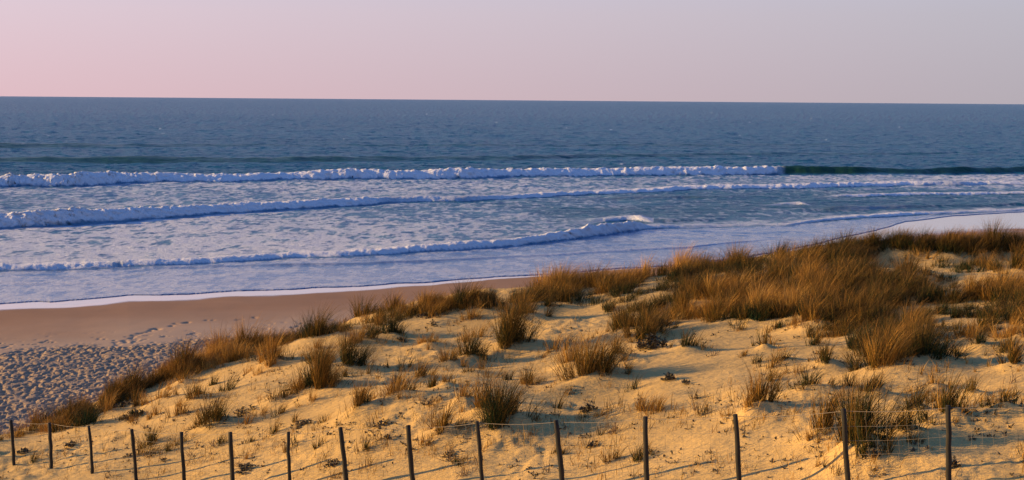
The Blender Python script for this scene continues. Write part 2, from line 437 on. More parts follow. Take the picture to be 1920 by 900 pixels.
# dune sheet
V_ = np.linspace(0, 1, 860); U_ = np.linspace(-.62, .62, 1250)
yy = -9 + (74 + 9) * V_ ** 1.0
Yg, Ug = np.meshgrid(yy, U_, indexing='ij'); Xg = Ug * (Yg + 12)
Zg = dune_z(Xg, Yg)
dune = grid_mesh('sand_dune', Xg, Yg, Zg, M_DUNE)
dune['kind'] = 'structure'

# ------------------------------------------------------------------ shoreline, beach
def line(pts):
    p = np.array(pts, float); x, y = at_z(p[:, 0], p[:, 1]); u = x / y
    return u, y
su, sy = line([(-400,598),(-200,582),(0,568),(60,564),(150,560),(240,552),(400,549),(640,538),(900,522),(1060,512),(1280,496),(1450,474),(1560,450),(1640,432),(1700,415),(1790,405),(1920,397),(2200,380),(2600,360)])
def shore_y(u):
    b = np.interp(u, su, sy)
    return b
def beach_s(x, y):
    u = x / y
    return y - shore_y(u) - (fbm(x / 5, y / 9, 4, 71) - .5) * 2.6      # positive = seaward
def beach_z(x, y):
    s = beach_s(x, y); u = x / y
    k = np.interp(u, [-.4, .1, .25, .4], [.036, .034, .016, .012])
    land = -s
    return np.where(land > 0, k * land * (1 - .0022 * np.clip(land, 0, 60)), .05 * land - .0) + (fbm(x / 14, y / 14, 3, 77) - .5) * .16 * ss(4, 20, land)
ys_ = np.concatenate([np.linspace(28, 40, 30, endpoint=False), 1 / np.linspace(1 / 40, 1 / 76, 640, endpoint=False), 1 / np.linspace(1 / 76, 1 / 250, 330)])
Ub = np.linspace(-.60, .60, 1500)
Yb, Ubg = np.meshgrid(ys_, Ub, indexing='ij'); Xb = Ubg * Yb
Sb = beach_s(Xb, Yb); Zb = beach_z(Xb, Yb)
# trampled zone begins below this line
tu, tyy = line([(-300,680),(0,657),(130,650),(260,648),(380,640),(480,628),(620,600),(900,560)])
dz0 = CAMZ / (CAMZ - .75)
ty_line = np.interp(Ubg, tu, tyy / dz0)
tr = ss(-.3, 1.6, ty_line - Yb + (fbm(Xb / 2.2, Yb / 5, 4, 80) - .5) * 5)
pit = .72 * fbm(Xb / .16, Yb / .24, 2, 84, .6) + .28 * fbm(Xb / .5, Yb / .6, 2, 86)
Zb = Zb + tr * ((ss(.30, .66, pit) - .5) * .115 + (fbm(Xb / 1.6, Yb / 1.6, 2, 90) - .5) * .06)
sparse = (1 - tr) * ss(3, 14, -Sb)
lines_ = ss(.60, .74, fbm(Xb / .5, Yb / .7, 3, 95, .6)) * ss(7.0, 1.0, Yb - ty_line)
Zb = Zb - sparse * lines_ * .05
# a walker's track
trk = [(235,637),(244,632),(252,627),(259,623),(268,620),(277,615),(286,611),(293,613),(300,609),(318,603),(332,599),(343,597),(352,596),(392,592),(452,590),(475,586)]
for i, (a, b_) in enumerate(trk):
    x, y = at_z(a, b_, .8)
    for k in range(2):
        X0 = float(x) + random.uniform(-.22, .22); Y0 = float(y) + random.uniform(-.3, .3)
        Zb = Zb - .06 * np.exp(-(((Xb - X0) / .13) ** 2 + ((Yb - Y0) / .24) ** 2))
ww = np.interp(Ubg, line([(0,500),(640,500),(900,500),(1100,480),(1400,470),(1560,440),(1650,430),(1780,410),(1920,400),(2300,390)])[0],
               [5.4, 4.4, 2.8, 1.5, 1.2, 4, 18, 28, 32, 30])
wet = 1 - ss(.75, 1.05, -Sb / ww + (fbm(Xb / 6, Yb / 3, 3, 97) - .5) * .35)
damp = 1 - ss(.25, 1.0, (-Sb - ww) / 19 + (fbm(Xb / 9, Yb / 6, 3, 99) - .5) * .3)
beach = grid_mesh('beach', Xb, Yb, Zb, M_BEACH, dict(wet=wet, damp=damp, tramp=tr))
beach['kind'] = 'structure'

# ------------------------------------------------------------------ sea
dep = np.concatenate([np.linspace(.20, .1055, 400, endpoint=False), np.linspace(.1055, .047, 680, endpoint=False), np.linspace(.047, .012, 230), np.geomspace(.0118, .00018, 120)])
Ysr = CAMZ / dep
Us = np.linspace(-.56, .56, 1400)
Ys, Usg = np.meshgrid(Ysr, Us, indexing='ij'); Xs = Usg * Ys
Ss = beach_s(Xs, Ys)
Z = np.zeros_like(Xs); DX = np.zeros_like(Xs); DY = np.zeros_like(Xs); foam = np.zeros_like(Xs); face = np.zeros_like(Xs); calm = ss(0, 22, Ss)
# drifting foam density
FD = [(0,375,.30),(200,362,.5),(300,382,.5),(640,350,.62),(900,350,.6),(1280,343,.4),(1600,334,.55),(1800,336,.7),(1920,335,.7),
      (0,445,.74),(300,430,.72),(600,420,.62),(900,400,.45),(1100,400,.12),(1100,383,.3),(1300,372,.15),(0,485,.85),(500,462,.82),(900,445,.45),(700,450,.7),
      (0,530,.66),(400,520,.62),(640,510,.5),(900,490,.38),(1200,460,.3),(1400,445,.25),(1600,425,.3),(200,545,.8),(0,558,.85),
      (1300,395,.05),(1500,385,.05),(1700,375,.1),(1900,375,.12),(1500,402,.25),(1400,380,.1),(1800,388,.05),(1200,395,.05),
      (1490,317,-.5),(1600,317,-.5),(1720,317,-.5),(1850,317,-.4),(0,318,-.3),(500,312,-.3),(960,305,-.3),(1400,303,-.3),(1900,305,-.3),(0,280,-.3),(960,270,-.3),(1900,270,-.3)]
p = np.array(FD); fx_, fy_ = at_z(p[:, 0], p[:, 1]); fu = fx_ / fy_; fl = np.log(fy_) * .55
rs = np.unique(np.r_[np.arange(0, len(Ysr), 8), len(Ysr) - 1]); cs = np.unique(np.r_[np.arange(0, len(Us), 8), len(Us) - 1])
Lc = np.log(Ysr[rs])[:, None] * .55; Uc = Us[cs][None]
num = 0; den = 0
for a, b_, c in zip(fu, fl, p[:, 2]):
    w = 1 / (((Uc - a) * .55) ** 2 + ((Lc - b_) * 1.3) ** 2 + 2e-4) ** 2
    num = num + w * c; den = den + w
Dc = num / den
Dr = np.stack([np.interp(Us, Us[cs], row) for row in Dc])
rr_ = np.arange(len(Ysr)); ii = np.clip(np.searchsorted(rs, rr_, 'right') - 1, 0, len(rs) - 2)
tt = ((rr_ - rs[ii]) / (rs[ii + 1] - rs[ii]))[:, None]
D = Dr[ii] * (1 - tt) + Dr[ii + 1] * tt
fn = fbm(Xs / .55, Ys / 1.5, 4, 110, .66)
fn2 = fbm(Xs / 9, Ys / 14, 3, 120)
rid = 1 - np.abs(2 * fbm(Xs / 2.6, Ys / 4.2, 3, 125, .6) - 1)
fn = .80 * fn + .20 * ss(.5, 1.0, rid)
v = .45 * (fn2 - .5) + D
thr = .69 - .36 * v
foam = ss(thr - .10, thr + .14, fn) * np.clip(.18 + .75 * D, 0, .74) * (D > -.2)
foam[Ys > 420] = 0
# breakers: foot line px, py, height m, face depth m, back length m, foam amount, trailing foam length m
WV = [
 dict(p=[(-500,352,1.9,1),(0,350,1.7,1),(130,349,1.9,1),(220,343,1.6,1),(400,341,1.25,1),(530,337,1.35,1),(640,336,1.7,1),(900,334,1.6,1),(1100,330,1.4,1),(1280,329,1.4,1),(1400,327.5,1.5,1),(1445,326.5,1.7,1),(1474,326.5,1.75,0),(1560,326.5,1.7,0),(1700,326.5,1.3,0),(1800,325,1.0,0),(1920,323,1.0,0),(2400,318,.8,0)], a=3.0, b=9, tr=3.5, jit=1.8),
 dict(p=[(-500,440,1.4,1),(0,427,1.45,1),(75,424,1.6,1),(260,411,1.25,1),(400,401,1.0,1),(560,392,.9,1),(640,387,.95,1),(700,384,.9,.9),(730,381,.8,.5),(800,379,.75,.8),(870,378,.8,.5),(960,374,.7,.9),(1080,366,.55,.9),(1280,357,.55,1),(1500,353,.75,1),(1700,348,.7,1),(1790,348,.6,.6),(1860,347,.5,.9),(1920,347,.5,.9),(2400,343,.5,.8)], a=2.0, b=6, tr=10, jit=1.7),
 dict(p=[(-500,520,.5,1),(0,508,.48,1),(200,504,.42,1),(222,503,.5,.2),(240,502,.45,1),(300,500,.45,1),(440,492,.42,1),(560,485,.40,1),(700,479,.45,1),(820,471,.6,1),(940,464,.6,1),(1060,451,.7,1),(1130,441,.95,1),(1175,434,1.0,1),(1190,432,.9,1),(1210,429,.35,.8),(1290,427,.2,.5),(1480,424,.18,.6),(1560,414,.3,.8),(1640,409,.35,1),(1700,405,.3,1),(1790,401,.2,.7),(1920,395,.2,.8),(2300,385,.2,.8)], a=1.3, b=3.5, tr=7, jit=1.1),
 dict(p=[(200,506,0,0),(300,504,.12,.25),(560,499,.16,.2),(680,497,.2,.2),(870,489,.18,.35),(1060,479,.14,.6),(1280,466,.12,.6),(1400,455,.08,.4),(1480,448,0,0)], a=.7, b=2, tr=.5, jit=.6),
 dict(p=[(1540,371,0,0),(1590,369,.35,.9),(1700,367,.35,1),(1920,364,.3,.9),(2300,360,.3,.8)], a=1.2, b=3, tr=1.0, jit=.8),
 dict(p=[(1030,376,0,0),(1100,375,.25,.15),(1280,372,.3,.1),(1480,372,0,0)], a=1.2, b=3, tr=.5, jit=.8),
 dict(p=[(1040,422,0,0),(1100,420,.2,.3),(1150,416,.38,.6),(1180,414,.48,.75),(1200,416,.4,.9),(1225,418,0,.6)], a=2.2, b=4, tr=3, jit=1.2),
 dict(p=[(1420,388,0,0),(1475,384,.25,.6),(1500,384,.4,.8),(1520,386,0,.3)], a=1.0, b=2, tr=2, jit=1.0),
 dict(p=[(1180,418,0,0),(1230,418,.35,.1),(1300,417,.3,0),(1360,416,0,0)], a=1.2, b=3, tr=.5, jit=.4),
 dict(p=[(1480,397,0,0),(1560,396,.5,.1),(1620,395,.45,.25),(1760,390,.35,0),(1920,386,.3,0)], a=1.8, b=3, tr=.5, jit=.7),
 dict(p=[(-500,306,1.6,0),(0,306,1.55,0),(250,306,1.3,0),(450,305,1.0,0),(640,304,1.1,0),(800,302,.8,0),(960,301,.8,0),(1100,296,.8,0),(1280,294,.8,0),(1420,292,.5,0),(1920,290,.3,0)], a=7, b=12, tr=0, jit=3),
 dict(p=[(-500,279,1.3,0),(0,278,1.1,0),(200,277,.9,0),(420,275,.5,0),(700,275,.3,0),(900,276,.6,0),(1060,275,.3,0),(1150,275,.5,0),(1920,272,.3,0)], a=10, b=16, tr=0, jit=4),
]
for w in WV:
    P = np.array(w['p'], float); x, y = at_z(P[:, 0], P[:, 1]); u = x / y
    if P[0, 2] == 0: inside = (Usg > u[0]) & (Usg < u[-1])
    else: inside = Usg > -9
    yf = np.interp(Us, u, y)
    ker = np.hanning(13); ker /= ker.sum()
    yf = np.convolve(np.pad(yf, 6, 'edge'), ker, 'valid')
    H = np.interp(Us, u, P[:, 2]); FO = np.interp(Us, u, P[:, 3])
    xs_ = Us * yf; sd = hash(w['a']) % 50 + int(P[0, 1])
    yf = yf + (fbm(xs_ / 9, xs_ * 0, 4, sd) - .5) * 2 * w['jit']
    H = H * .84 * (.72 + .56 * fbm(xs_ / 26, xs_ * 0 + 5, 2, sd + 71)) * (.74 + .5 * fbm(xs_ / 8, xs_ * 0 + 3, 4, sd + 5, .6)) 
    spl = ss(.64, .85, fbm(xs_ / 3.0, xs_ * 0 + 7, 3, sd + 9)) * .28 * FO
    H = H * (1 + spl + FO * .22 * (fbm(xs_ / .7, xs_ * 0 + 11, 3, sd + 61, .7) - .5))
    S = Ys - yf[None]
    near = (S > -6 * w['a']) & (S < w['b'] * 5 + 14) & inside
    i, j = np.nonzero(near)
    s = S[i, j]; h = H[j]; fo = FO[j]; X = Xs[i, j]; Y = Ys[i, j]
    a, bk = w['a'], w['b']
    t = np.clip(s / a, 0, 1)
    prof = np.where(s < a, 1 - (1 - t) ** 1.6 if False else t * t * (3 - 2 * t) * .6 + t * .4, np.exp(-np.clip(s - a, 0, None) ** 1.35 / bk ** 1.35))
    prof = np.where((s < a) & (fo > .5), 1 - (1 - t) ** 2.2, prof)
    trough = -.10 * np.exp(-((s + a * .8) / (a * .9)) ** 2)
    z = h * (prof + trough)
    onface = ss(-.25, .05, s / a) * (1 - ss(1.2, 1.5, s / a))
    back = ss(a * .9, a * 1.1, s)
    lump = fbm(X / .65, Y / .6 + z * 1.5, 4, sd + 13, .7) - .5
    z = z + lump * h * .50 * np.clip(onface + .5 * back * np.exp(-np.clip(s, 0, None) / (bk * .5)), 0, 1) * fo
    fl_ = fbm(X / 1.4, Y / 2.4, 4, sd + 17, .6)
    trail = (s > a * .6) * ss(.15, .75, fl_ + .5 * np.exp(-np.clip(s - a, 0, None) / max(w['tr'], .1)) - .35 - .25 * np.clip(s - a, 0, None) / max(w['tr'], .1) * .6)
    bottom = ss(-.02, .10 , s / a + (fl_ - .5) * .25)
    f = fo * np.maximum(onface * bottom, trail * (w['tr'] > 0))
    Z[i, j] += z
    DY[i, j] -= (fbm(X / .9, Y / .7 + z * 2, 3, sd + 31, .6) - .45) * .75 * h * fo * np.clip(onface, 0, 1)
    DX[i, j] += (fbm(X / .9 + 40, Y / .7 + z * 2, 3, sd + 37, .6) - .5) * .5 * h * fo * np.clip(onface, 0, 1)
    foam[i, j] *= 1 - (1 - fo) * ss(.3, .8, h) * ss(-1.2, -.2, s / a) * (1 - ss(a + bk * .6, a + bk, s))
    foam[i, j] = np.maximum(foam[i, j] * (1 - .85 * ((s > -.6 * a) & (s < .1 * a)) * fo * ss(0, .3, h)), np.clip(f, 0, 1))
    st = (1 - fo) * np.clip(h / 1.1, 0, 1) * ss(-.1, .2, s / a) * (1 - ss(.95, 1.15, s / a))
    face[i, j] = np.maximum(face[i, j], st)
    # thin crest lip of spray on unbroken faces
    if w['a'] == 3.0:
        lip = (1 - fo) * ss(.5, .7, fbm(X / 6, X * 0, 3, 200)) * np.exp(-((s - a) / .5) ** 2) * ss(1.3, 1.6, h)
        foam[i, j] = np.maximum(foam[i, j], lip)
# chop
off = ss(140, 330, Ys)
ch = (fbm(Xs / 2.6, Ys / 1.8, 4, 130, .55) - .5)
ch2 = (fbm(Xs / 11, Ys / 6, 3, 140) - .5)
farf = ss(250, 1200, Ys)
Z += calm * (ch * (.20 + .42 * off + 1.1 * farf) * (1 - .6 * face) + ch2 * (.16 + .5 * off + .7 * farf))
foam = np.clip(foam, 0, 1)
# distant whitecaps
caps = ss(.925, .94, fbm(Xs / 3.5, Ys / 10, 2, 150)) * ss(260, 330, Ys) * (1 - ss(1400, 2200, Ys))
foam = np.maximum(foam, caps * .8)
# swash edge
Zedge = .05 + .01 * fbm(Xs / 2, Ys / 2, 3, 160)
Z += Zedge
edge = np.exp(-((Ss - .9) / .5) ** 2) * ss(.35, .6, fbm(Xs / 3, Ys / 3, 3, 170)) * .75
edge2 = np.exp(-((Ss - 5 - 4 * (fbm(Xs / 14, Ys / 40, 2, 175) - .5)) / .35) ** 2) * .5 * ss(.5, .6, fbm(Xs / 12, Ys / 12, 2, 176))
foam = np.maximum(foam, np.maximum(edge, edge2 * calm ** 0))
sheet = (1 - ss(6, 26, Ss)) 
w3 = np.interp(Us, *line([(0,508),(300,500),(700,479),(940,464),(1060,451),(1185,432),(1290,427),(1480,424),(1640,409),(1920,395)]))
sheet = 1 - ss(-2, 1.0, Ys - w3[None])
foam = foam * (1 - sheet * .35)
Z = np.where(Ss < -.5, -1.0, Z)
sea = grid_mesh('sea_water', Xs + DX, Ys + DY, Z, M_WATER, dict(aerated=np.clip(ss(.02, .55, D) * .9 + .9 * ss(1.0, .0, np.abs(foam - .5) * 2) * (D > 0), 0, 1), foam=foam, face=face, sheet=sheet, offshore=off))
sea['kind'] = 'structure'

# ------------------------------------------------------------------ grass tufts
def tuft_mesh(x, y, wpx, hpx, tone, dens):
    k = y / F; Wd = wpx * k * 1.12; Hh = hpx * k * 1.0
    N = int(np.clip(430 * dens * (Wd * Hh) ** .6 , 14, 1500))
    rr = np.sqrt(rng.random(N)); a = rng.random(N) * 2 * np.pi
    R0 = Wd * .30
    # a few sub-clumps so that the outline is uneven
    ns = 4 + int(dens * 5); sc = rng.normal(0, .62, (ns, 2)) * R0 * np.array([1.0, .8]); sh = rng.uniform(.45, 1.1, ns); sh[0] = 1.0; sc[0] *= .3
    pw = rng.uniform(.4, 1.0, ns) * sh; pw[0] *= 1.6; which = rng.choice(ns, N, p=pw / pw.sum())
    sr = rng.uniform(.22, .6, ns)
    bx = sc[which, 0] + rr * np.cos(a) * R0 * sr[which]; by = sc[which, 1] + rr * np.sin(a) * R0 * sr[which]
    X = x + bx; Y = y + by
    Zb_ = dune_z(X, Y) - .02
    az = np.arctan2(by, bx) + rng.normal(0, .9, N)
    rad = np.hypot(bx, by) / R0
    sub = rng.normal(0, .16, ns)[which]
    tilt = .06 + sub * 0 + .34 * np.clip(rad, 0, 1.3) * np.clip(Wd / Hh, .6, 1.6) * rng.uniform(.4, 1.3, N)
    L = Hh * sh[which] * rng.uniform(.3, 1.0, N) ** .7 * 1.15
    droop = rng.uniform(.1, 1.2, N)
    tn = np.clip(tone + rng.normal(0, .13, ns)[which] + rng.normal(0, .17, N), 0, 1)
    low = rng.random(N) < .25; L[low] *= .5; tilt[low] += .35
    return blades(np.c_[X, Y, Zb_], az, tilt, L, droop, rng.uniform(.006, .012, N), tn, wind=.34)
gnames = {}
for (px, py, w, h, tone, dens, lab), x, y in zip(T, tx, ty):
    V, Q, tn, al = tuft_mesh(x, y, w, h, tone, dens)
    loc = (float(x), float(y), float(dune_z(np.array([x]), np.array([y]))[0]))
    o = poly_obj('grass_tuft', V, Q, M_GRASS, dict(tone=tn, along=al), loc)
    o['label'] = lab; o['category'] = 'grass tuft'; o['group'] = 'marram grass tufts on the dune'

# dense stand: one mass
parts = []
def acc(parts):
    off = 0; Vs = []; Qs = []; A = []; B = []
    for V, Q, a, b_ in parts:
        Vs.append(V); Qs.append(Q + off); A.append(a); B.append(b_); off += len(V)
    return np.concatenate(Vs), np.concatenate(Qs), np.concatenate(A), np.concatenate(B)
for (px, py, h, tone), x, y in zip(mc, mx_, my_):
    pv = float(fbm(np.array([x / 2.2]), np.array([y / 2.6]), 2, 210)[0]) - .5
    if pv < -.11 and random.random() < .55: continue
    parts.append(tuft_mesh(x, y, random.uniform(45, 80), h * (.58 + .8 * (pv + .3)), float(np.clip(tone - .13 + pv * 2.0, .0, .95)), .8))
V, Q, a, b_ = acc(parts)
o = poly_obj('dune_grass', V, Q, M_GRASS, dict(tone=a, along=b_))
o['kind'] = 'stuff'; o['label'] = 'dense brown marram grass covering the dune crest'; o['category'] = 'grass'

# thin single stems strewn over the slope
N = 1700
pxs = rng.uniform(0, 1960, N); pys = rng.uniform(600, 905, N)
lim = np.interp(pxs, [0, 200, 400, 640, 950, 1300, 1960], [830, 780, 700, 630, 600, 620, 620])
keep = (pys > lim) & (fbm(pxs / 130, pys / 60, 2, 180) > .45)
sx, sy_, ok = hit(pxs[keep], pys[keep]); parts = []
for x, y in zip(sx, sy_):
    m_ = rng.integers(2, 12)
    X = x + rng.normal(0, .07, m_); Y = y + rng.normal(0, .07, m_)
    parts.append(blades(np.c_[X, Y, dune_z(X, Y) - .01], rng.random(m_) * 6.28, rng.uniform(.05, .7, m_), rng.uniform(.10, .40, m_) * rng.uniform(.4, 1.3),
                        rng.uniform(.1, 1.2, m_), np.full(m_, .008), np.clip(rng.normal(.62, .2, m_), 0, 1), wind=.2))
for (px, py, w_, h_, tone, dens, lab), x, y in zip(T, tx, ty):
    for q in range(random.choice([1, 2, 3, 4])):
        an = random.random() * 6.283; rd = w_ / F * y * random.uniform(.55, 1.3)
        cx, cy = x + rd * math.cos(an), y + rd * math.sin(an) * .9
        parts.append(tuft_mesh(cx, cy, random.uniform(12, 34), random.uniform(12, 30), float(np.clip(tone + .15, 0, .9)), random.uniform(.12, .4)))
k = 0
while k < 150:                                   # small tufts between the big ones, thicker towards the crest
    a_ = random.uniform(60, 1950); top_ = np.interp(a_, [0, 200, 400, 640, 950, 1300, 1960], [815, 765, 685, 615, 585, 612, 625])
    b2 = top_ + (880 - top_) * random.random() ** 1.9
    if fbm(np.array([a_ / 110.]), np.array([b2 / 55.]), 2, 230)[0] < .47: continue
    cx, cy, o_ = hit([a_], [b2]); k += 1
    parts.append(tuft_mesh(float(cx[0]), float(cy[0]), random.uniform(24, 56), random.uniform(18, 44), random.uniform(.15, .75), random.uniform(.25, .8)))
V, Q, a, b_ = acc(parts)
o = poly_obj('sparse_grass', V, Q, M_GRASS, dict(tone=a, along=b_))
o['kind'] = 'stuff'; o['label'] = 'small thin grass tufts and dry stems scattered over the open sand'; o['category'] = 'grass'

# ------------------------------------------------------------------ low leafy plants and litter
def leaf_cluster(cx, cy, wx, wy, n, hmax, size):
    """small rosette stems with leaf faces around a centre on the sand (metres)"""
    Vs = []; Qs = []
    for i in range(n):
        r = random.random() ** .75; a = random.random() * 6.283
        x = cx + math.cos(a) * r * wx; y = cy + math.sin(a) * r * wy
        z = float(dune_z(np.array([x]), np.array([y]))[0]) + random.random() * hmax * (1 - r * .6)
        c0 = np.array([cx, cy, float(dune_z(np.array([cx]), np.array([cy]))[0]) + .004]); e0 = np.array([x, y, z - .012]); b0 = len(Vs)
        sdv = np.array([-(e0 - c0)[1], (e0 - c0)[0], 0]); sdv = sdv / (np.linalg.norm(sdv) + 1e-6) * .0035
        mid = (c0 + e0) / 2; mid[2] = float(dune_z(np.array([mid[0]]), np.array([mid[1]]))[0]) + .006
        Vs += [c0 - sdv, mid - sdv, mid + sdv, c0 + sdv, e0 - sdv, e0 + sdv]; Qs += [[b0, b0 + 1, b0 + 2, b0 + 3], [b0 + 1, b0 + 4, b0 + 5, b0 + 2]]
        for q in range(4):
            aa = random.random() * 6.283; el = random.uniform(-.1, 1.1); s = size * random.uniform(.6, 1.3)
            d = np.array([math.cos(aa) * math.cos(el), math.sin(aa) * math.cos(el), math.sin(el)]); sd = np.array([-math.sin(aa), math.cos(aa), random.uniform(-.4, .4)])
            p0 = np.array([x, y, z - .01]); b0 = len(Vs)
            Vs += [p0 - sd * s * .08, p0 + d * s * .5 - sd * s * .3, p0 + d * s, p0 + d * s * .5 + sd * s * .3]
            Qs.append([b0, b0 + 1, b0 + 2, b0 + 3])
    return np.array(Vs), np.array(Qs)
def twigs(cx, cy, w, n, h):
    Vs = []; Qs = []
    for i in range(n):
        x = cx + random.gauss(0, min(w * .15, .09)); y = cy + random.gauss(0, min(w * .15, .09))
        z = float(dune_z(np.array([x]), np.array([y]))[0]) - .02
        p = np.array([x, y, z]); a = random.random() * 6.283; el = random.uniform(.5, 1.5); r = .006
        d = np.array([math.cos(a) * math.cos(el), math.sin(a) * math.cos(el), math.sin(el)])
        seg = 3; L = h * random.uniform(.5, 1.1); prev = None
        for k in range(seg + 1):
            rr = r * (1 - .7 * k / seg); b0 = len(Vs)
            for q in range(4):
                ang = q * math.pi / 2; Vs.append(p + np.array([math.cos(ang) * rr, math.sin(ang) * rr, 0 if el > .8 else math.sin(ang) * rr]))
            if k:
                for q in range(4): Qs.append([b0 - 4 + q, b0 - 4 + (q + 1) % 4, b0 + (q + 1) % 4, b0 + q])
            d = d + np.array([random.gauss(0, .28), random.gauss(0, .28), random.gauss(0, .2)]); d /= np.linalg.norm(d)
            p = p + d * L / seg
    return np.array(Vs), np.array(Qs)
PL = [ # px, py, width px, n, height m, leaf m, label
 (1222,652,66,150,.30,.11,'dark leafy shrub on the shaded sand between two brown grass clumps'),
 (1254,713,34,34,.14,.09,'small curly dark plant alone on golden sand in the middle right'),
 (1284,724,20,12,.08,.08,'tiny dark sprig just right of the small curly plant'),
 (1103,772,36,34,.12,.09,'dark sprig at the edge of a shadow above the eleventh fence post'),
 (1110,838,22,16,.10,.08,'dark little plant low beside a fence post shadow, right of the eleventh post'),
 (565,800,46,40,.09,.08,'flat dark plant on the sand right above the seventh fence post'),
 (250,782,44,40,.12,.11,'dark leafy plant above the fourth fence post'),
 (232,764,38,26,.10,.11,'small dark plant left of and above the fourth post plant'),
 (134,838,34,26,.08,.10,'dark flat plant between the second and third fence posts'),
 (46,852,28,30,.08,.11,'dark dome-shaped plant between the first and second fence posts'),
 (238,857,22,12,.08,.08,'single dark sprig left of the fourth fence post'),
 (308,866,16,10,.07,.07,'tiny dark star-shaped sprig between the fourth and fifth fence posts'),
 (622,878,30,24,.12,.09,'dark rounded sprig left of the eighth fence post'),
 (710,800,54,30,.07,.08,'row of dark flat leaves on sand left above the ninth fence post'),
 (728,828,18,10,.07,.08,'small dark sprig left of the ninth fence post'),
 (812,756,52,24,.06,.07,'line of small dark leaves on the sand in the middle of the slope'),
 (800,596,44,40,.10,.10,'dark leafy patch on the pale sand terrace under the crest'),
 (812,612,24,16,.14,.08,'small upright dark plant under the leafy patch on the terrace'),
 (755,642,30,22,.08,.09,'dark litter of leaves at the foot of the compact dark tuft'),
 (460,778,50,26,.08,.09,'dark low plant in the shadow right of the dark spiky tuft'),
 (458,888,40,30,.10,.09,'dark plant at the foot of the sixth fence post'),
 (1465,684,24,14,.06,.08,'dark leaves under the low flattened tuft'),
 (1642,877,22,12,.06,.07,'small dark sprig on bare sand left of the last fence post'),
 (1792,878,18,14,.14,.07,'dark sprig touching the right side of the last fence post'),
 (842,858,22,14,.08,.08,'dark sprig left of the tenth fence post'),
]
for px, py, w, n_, h, lf, lab in PL:
    x, y, z = [float(v[0]) for v in ground_pt([px], [py])]
    wm = w / F * y / 2
    V, Q = leaf_cluster(x, y, wm * .9, wm, int(n_ * 1.1), h * 1.2, lf * .85)
    o = poly_obj('leafy_plant', V, Q, M_LEAF, None, (x, y, z))
    o['label'] = lab; o['category'] = 'plant'; o['group'] = 'low dark plants on the dune sand'
TW = [(1150,815,40,26,.34,'upright leafless twiggy plant behind the fence between the eleventh and twelfth posts'),
      (400,842,42,20,.34,'dry branching twigs behind the fence between the fifth and sixth posts'),
      (358,858,20,12,.22,'small dry twigs right of the fifth fence post'),
      (840,868,34,12,.30,'forked dry branch lying left of the tenth fence post'),
      (870,895,70,34,.18,'tangle of low dry twigs at the bottom edge left of the tenth post'),
      (1336,668,24,10,.32,'dark forked stick rising from the sand right of the small dark tuft'),
      (1302,770,14,6,.45,'single dry stalk on the open sand in the middle right'),
      (1028,890,14,6,.42,'pair of dry stalks at the bottom left of the eleventh fence post'),
      (445,885,44,18,.26,'dry twigs around the foot of the sixth fence post'),
      (1500,622,40,16,.30,'dead twigs below the bushy golden clump'),
      (1855,622,60,90,.13,'heap of dry straw and twigs on the sand at the right'),
      (1895,722,30,8,.35,'bare branch lying on the sand near the right edge')]
for px, py, w, n_, h, lab in TW:
    x, y, z = [float(v[0]) for v in ground_pt([px], [py])]
    V, Q = twigs(x, y, w / F * y, n_, h)
    o = poly_obj('dry_twigs', V, Q, M_TWIG, None, (x, y, z))
    o['label'] = lab; o['category'] = 'twigs'; o['group'] = 'dead twiggy plants on the dune sand'
# leaf litter
Vs = []; Qs = []; off = 0
N = 2200
pxs = rng.uniform(-20, 1960, N); pys = rng.uniform(590, 905, N)
lim = np.interp(pxs, [0, 200, 400, 640, 950, 1300, 1960], [840, 790, 710, 600, 590, 610, 610])
keep = (pys > lim) & (fbm(pxs / 60, pys / 22, 3, 190) > .52)
sx, sy_, ok = hit(pxs[keep], pys[keep])
for x, y in zip(sx, sy_):
    V, Q = leaf_cluster(float(x), float(y), .12, .16, random.choice([1, 1, 2, 3]), .03, .055)
    Vs.append(V); Qs.append(Q + off); off += len(V)
o = poly_obj('plant_litter', np.concatenate(Vs), np.concatenate(Qs), M_LEAF)
o['kind'] = 'stuff'; o['label'] = 'dark bits of dead leaves scattered over the sand'; o['category'] = 'litter'

# ------------------------------------------------------------------ fence
fence = bpy.data.objects.new('wire_fence', None); C.objects.link(fence)
fence.location = post_w[7][0]
fence['label'] = 'low wire mesh fence on leaning wooden posts along the foot of the dune'; fence['category'] = 'fence'
bpy.context.view_layer.update()
FL = np.array(fence.location)
def tube_into(Vs, Qs, p0, p1, r0, r1, sides=10, seg=1, wob=0, cap=False, bow=0):
    p0 = np.array(p0, float); p1 = np.array(p1, float); d = p1 - p0; d /= np.linalg.norm(d)
    up = np.array([0, 0, 1.]) if abs(d[2]) < .8 else np.array([1., 0, 0])
    a = np.cross(d, up); a /= np.linalg.norm(a); b = np.cross(d, a)
    first = len(Vs)
    bd = np.array([random.gauss(0, 1), random.gauss(0, 1), 0]) * bow
    for k in range(seg + 1):
        t = k / seg; c = p0 + (p1 - p0) * t + bd * math.sin(t * math.pi) + np.array([random.gauss(0, wob), random.gauss(0, wob), 0])
        r = r0 + (r1 - r0) * t
        for q in range(sides):
            an = 2 * math.pi * q / sides; rr = r * (1 + (random.uniform(-.12, .12) if wob else 0))
            Vs.append(c + (a * math.cos(an) + b * math.sin(an)) * rr)
        if k:
            b0 = first + k * sides
            for q in range(sides): Qs.append([b0 - sides + q, b0 - sides + (q + 1) % sides, b0 + (q + 1) % sides, b0 + q])
    if cap:
        b0 = len(Vs) - sides; c = len(Vs); Vs.append(p1 + d * r1 * .25)
        for q in range(0, sides, 2): Qs.append([b0 + q, b0 + (q + 1) % sides, b0 + (q + 2) % sides, c])
dirf = (FB - FA) / np.linalg.norm(FB - FA)
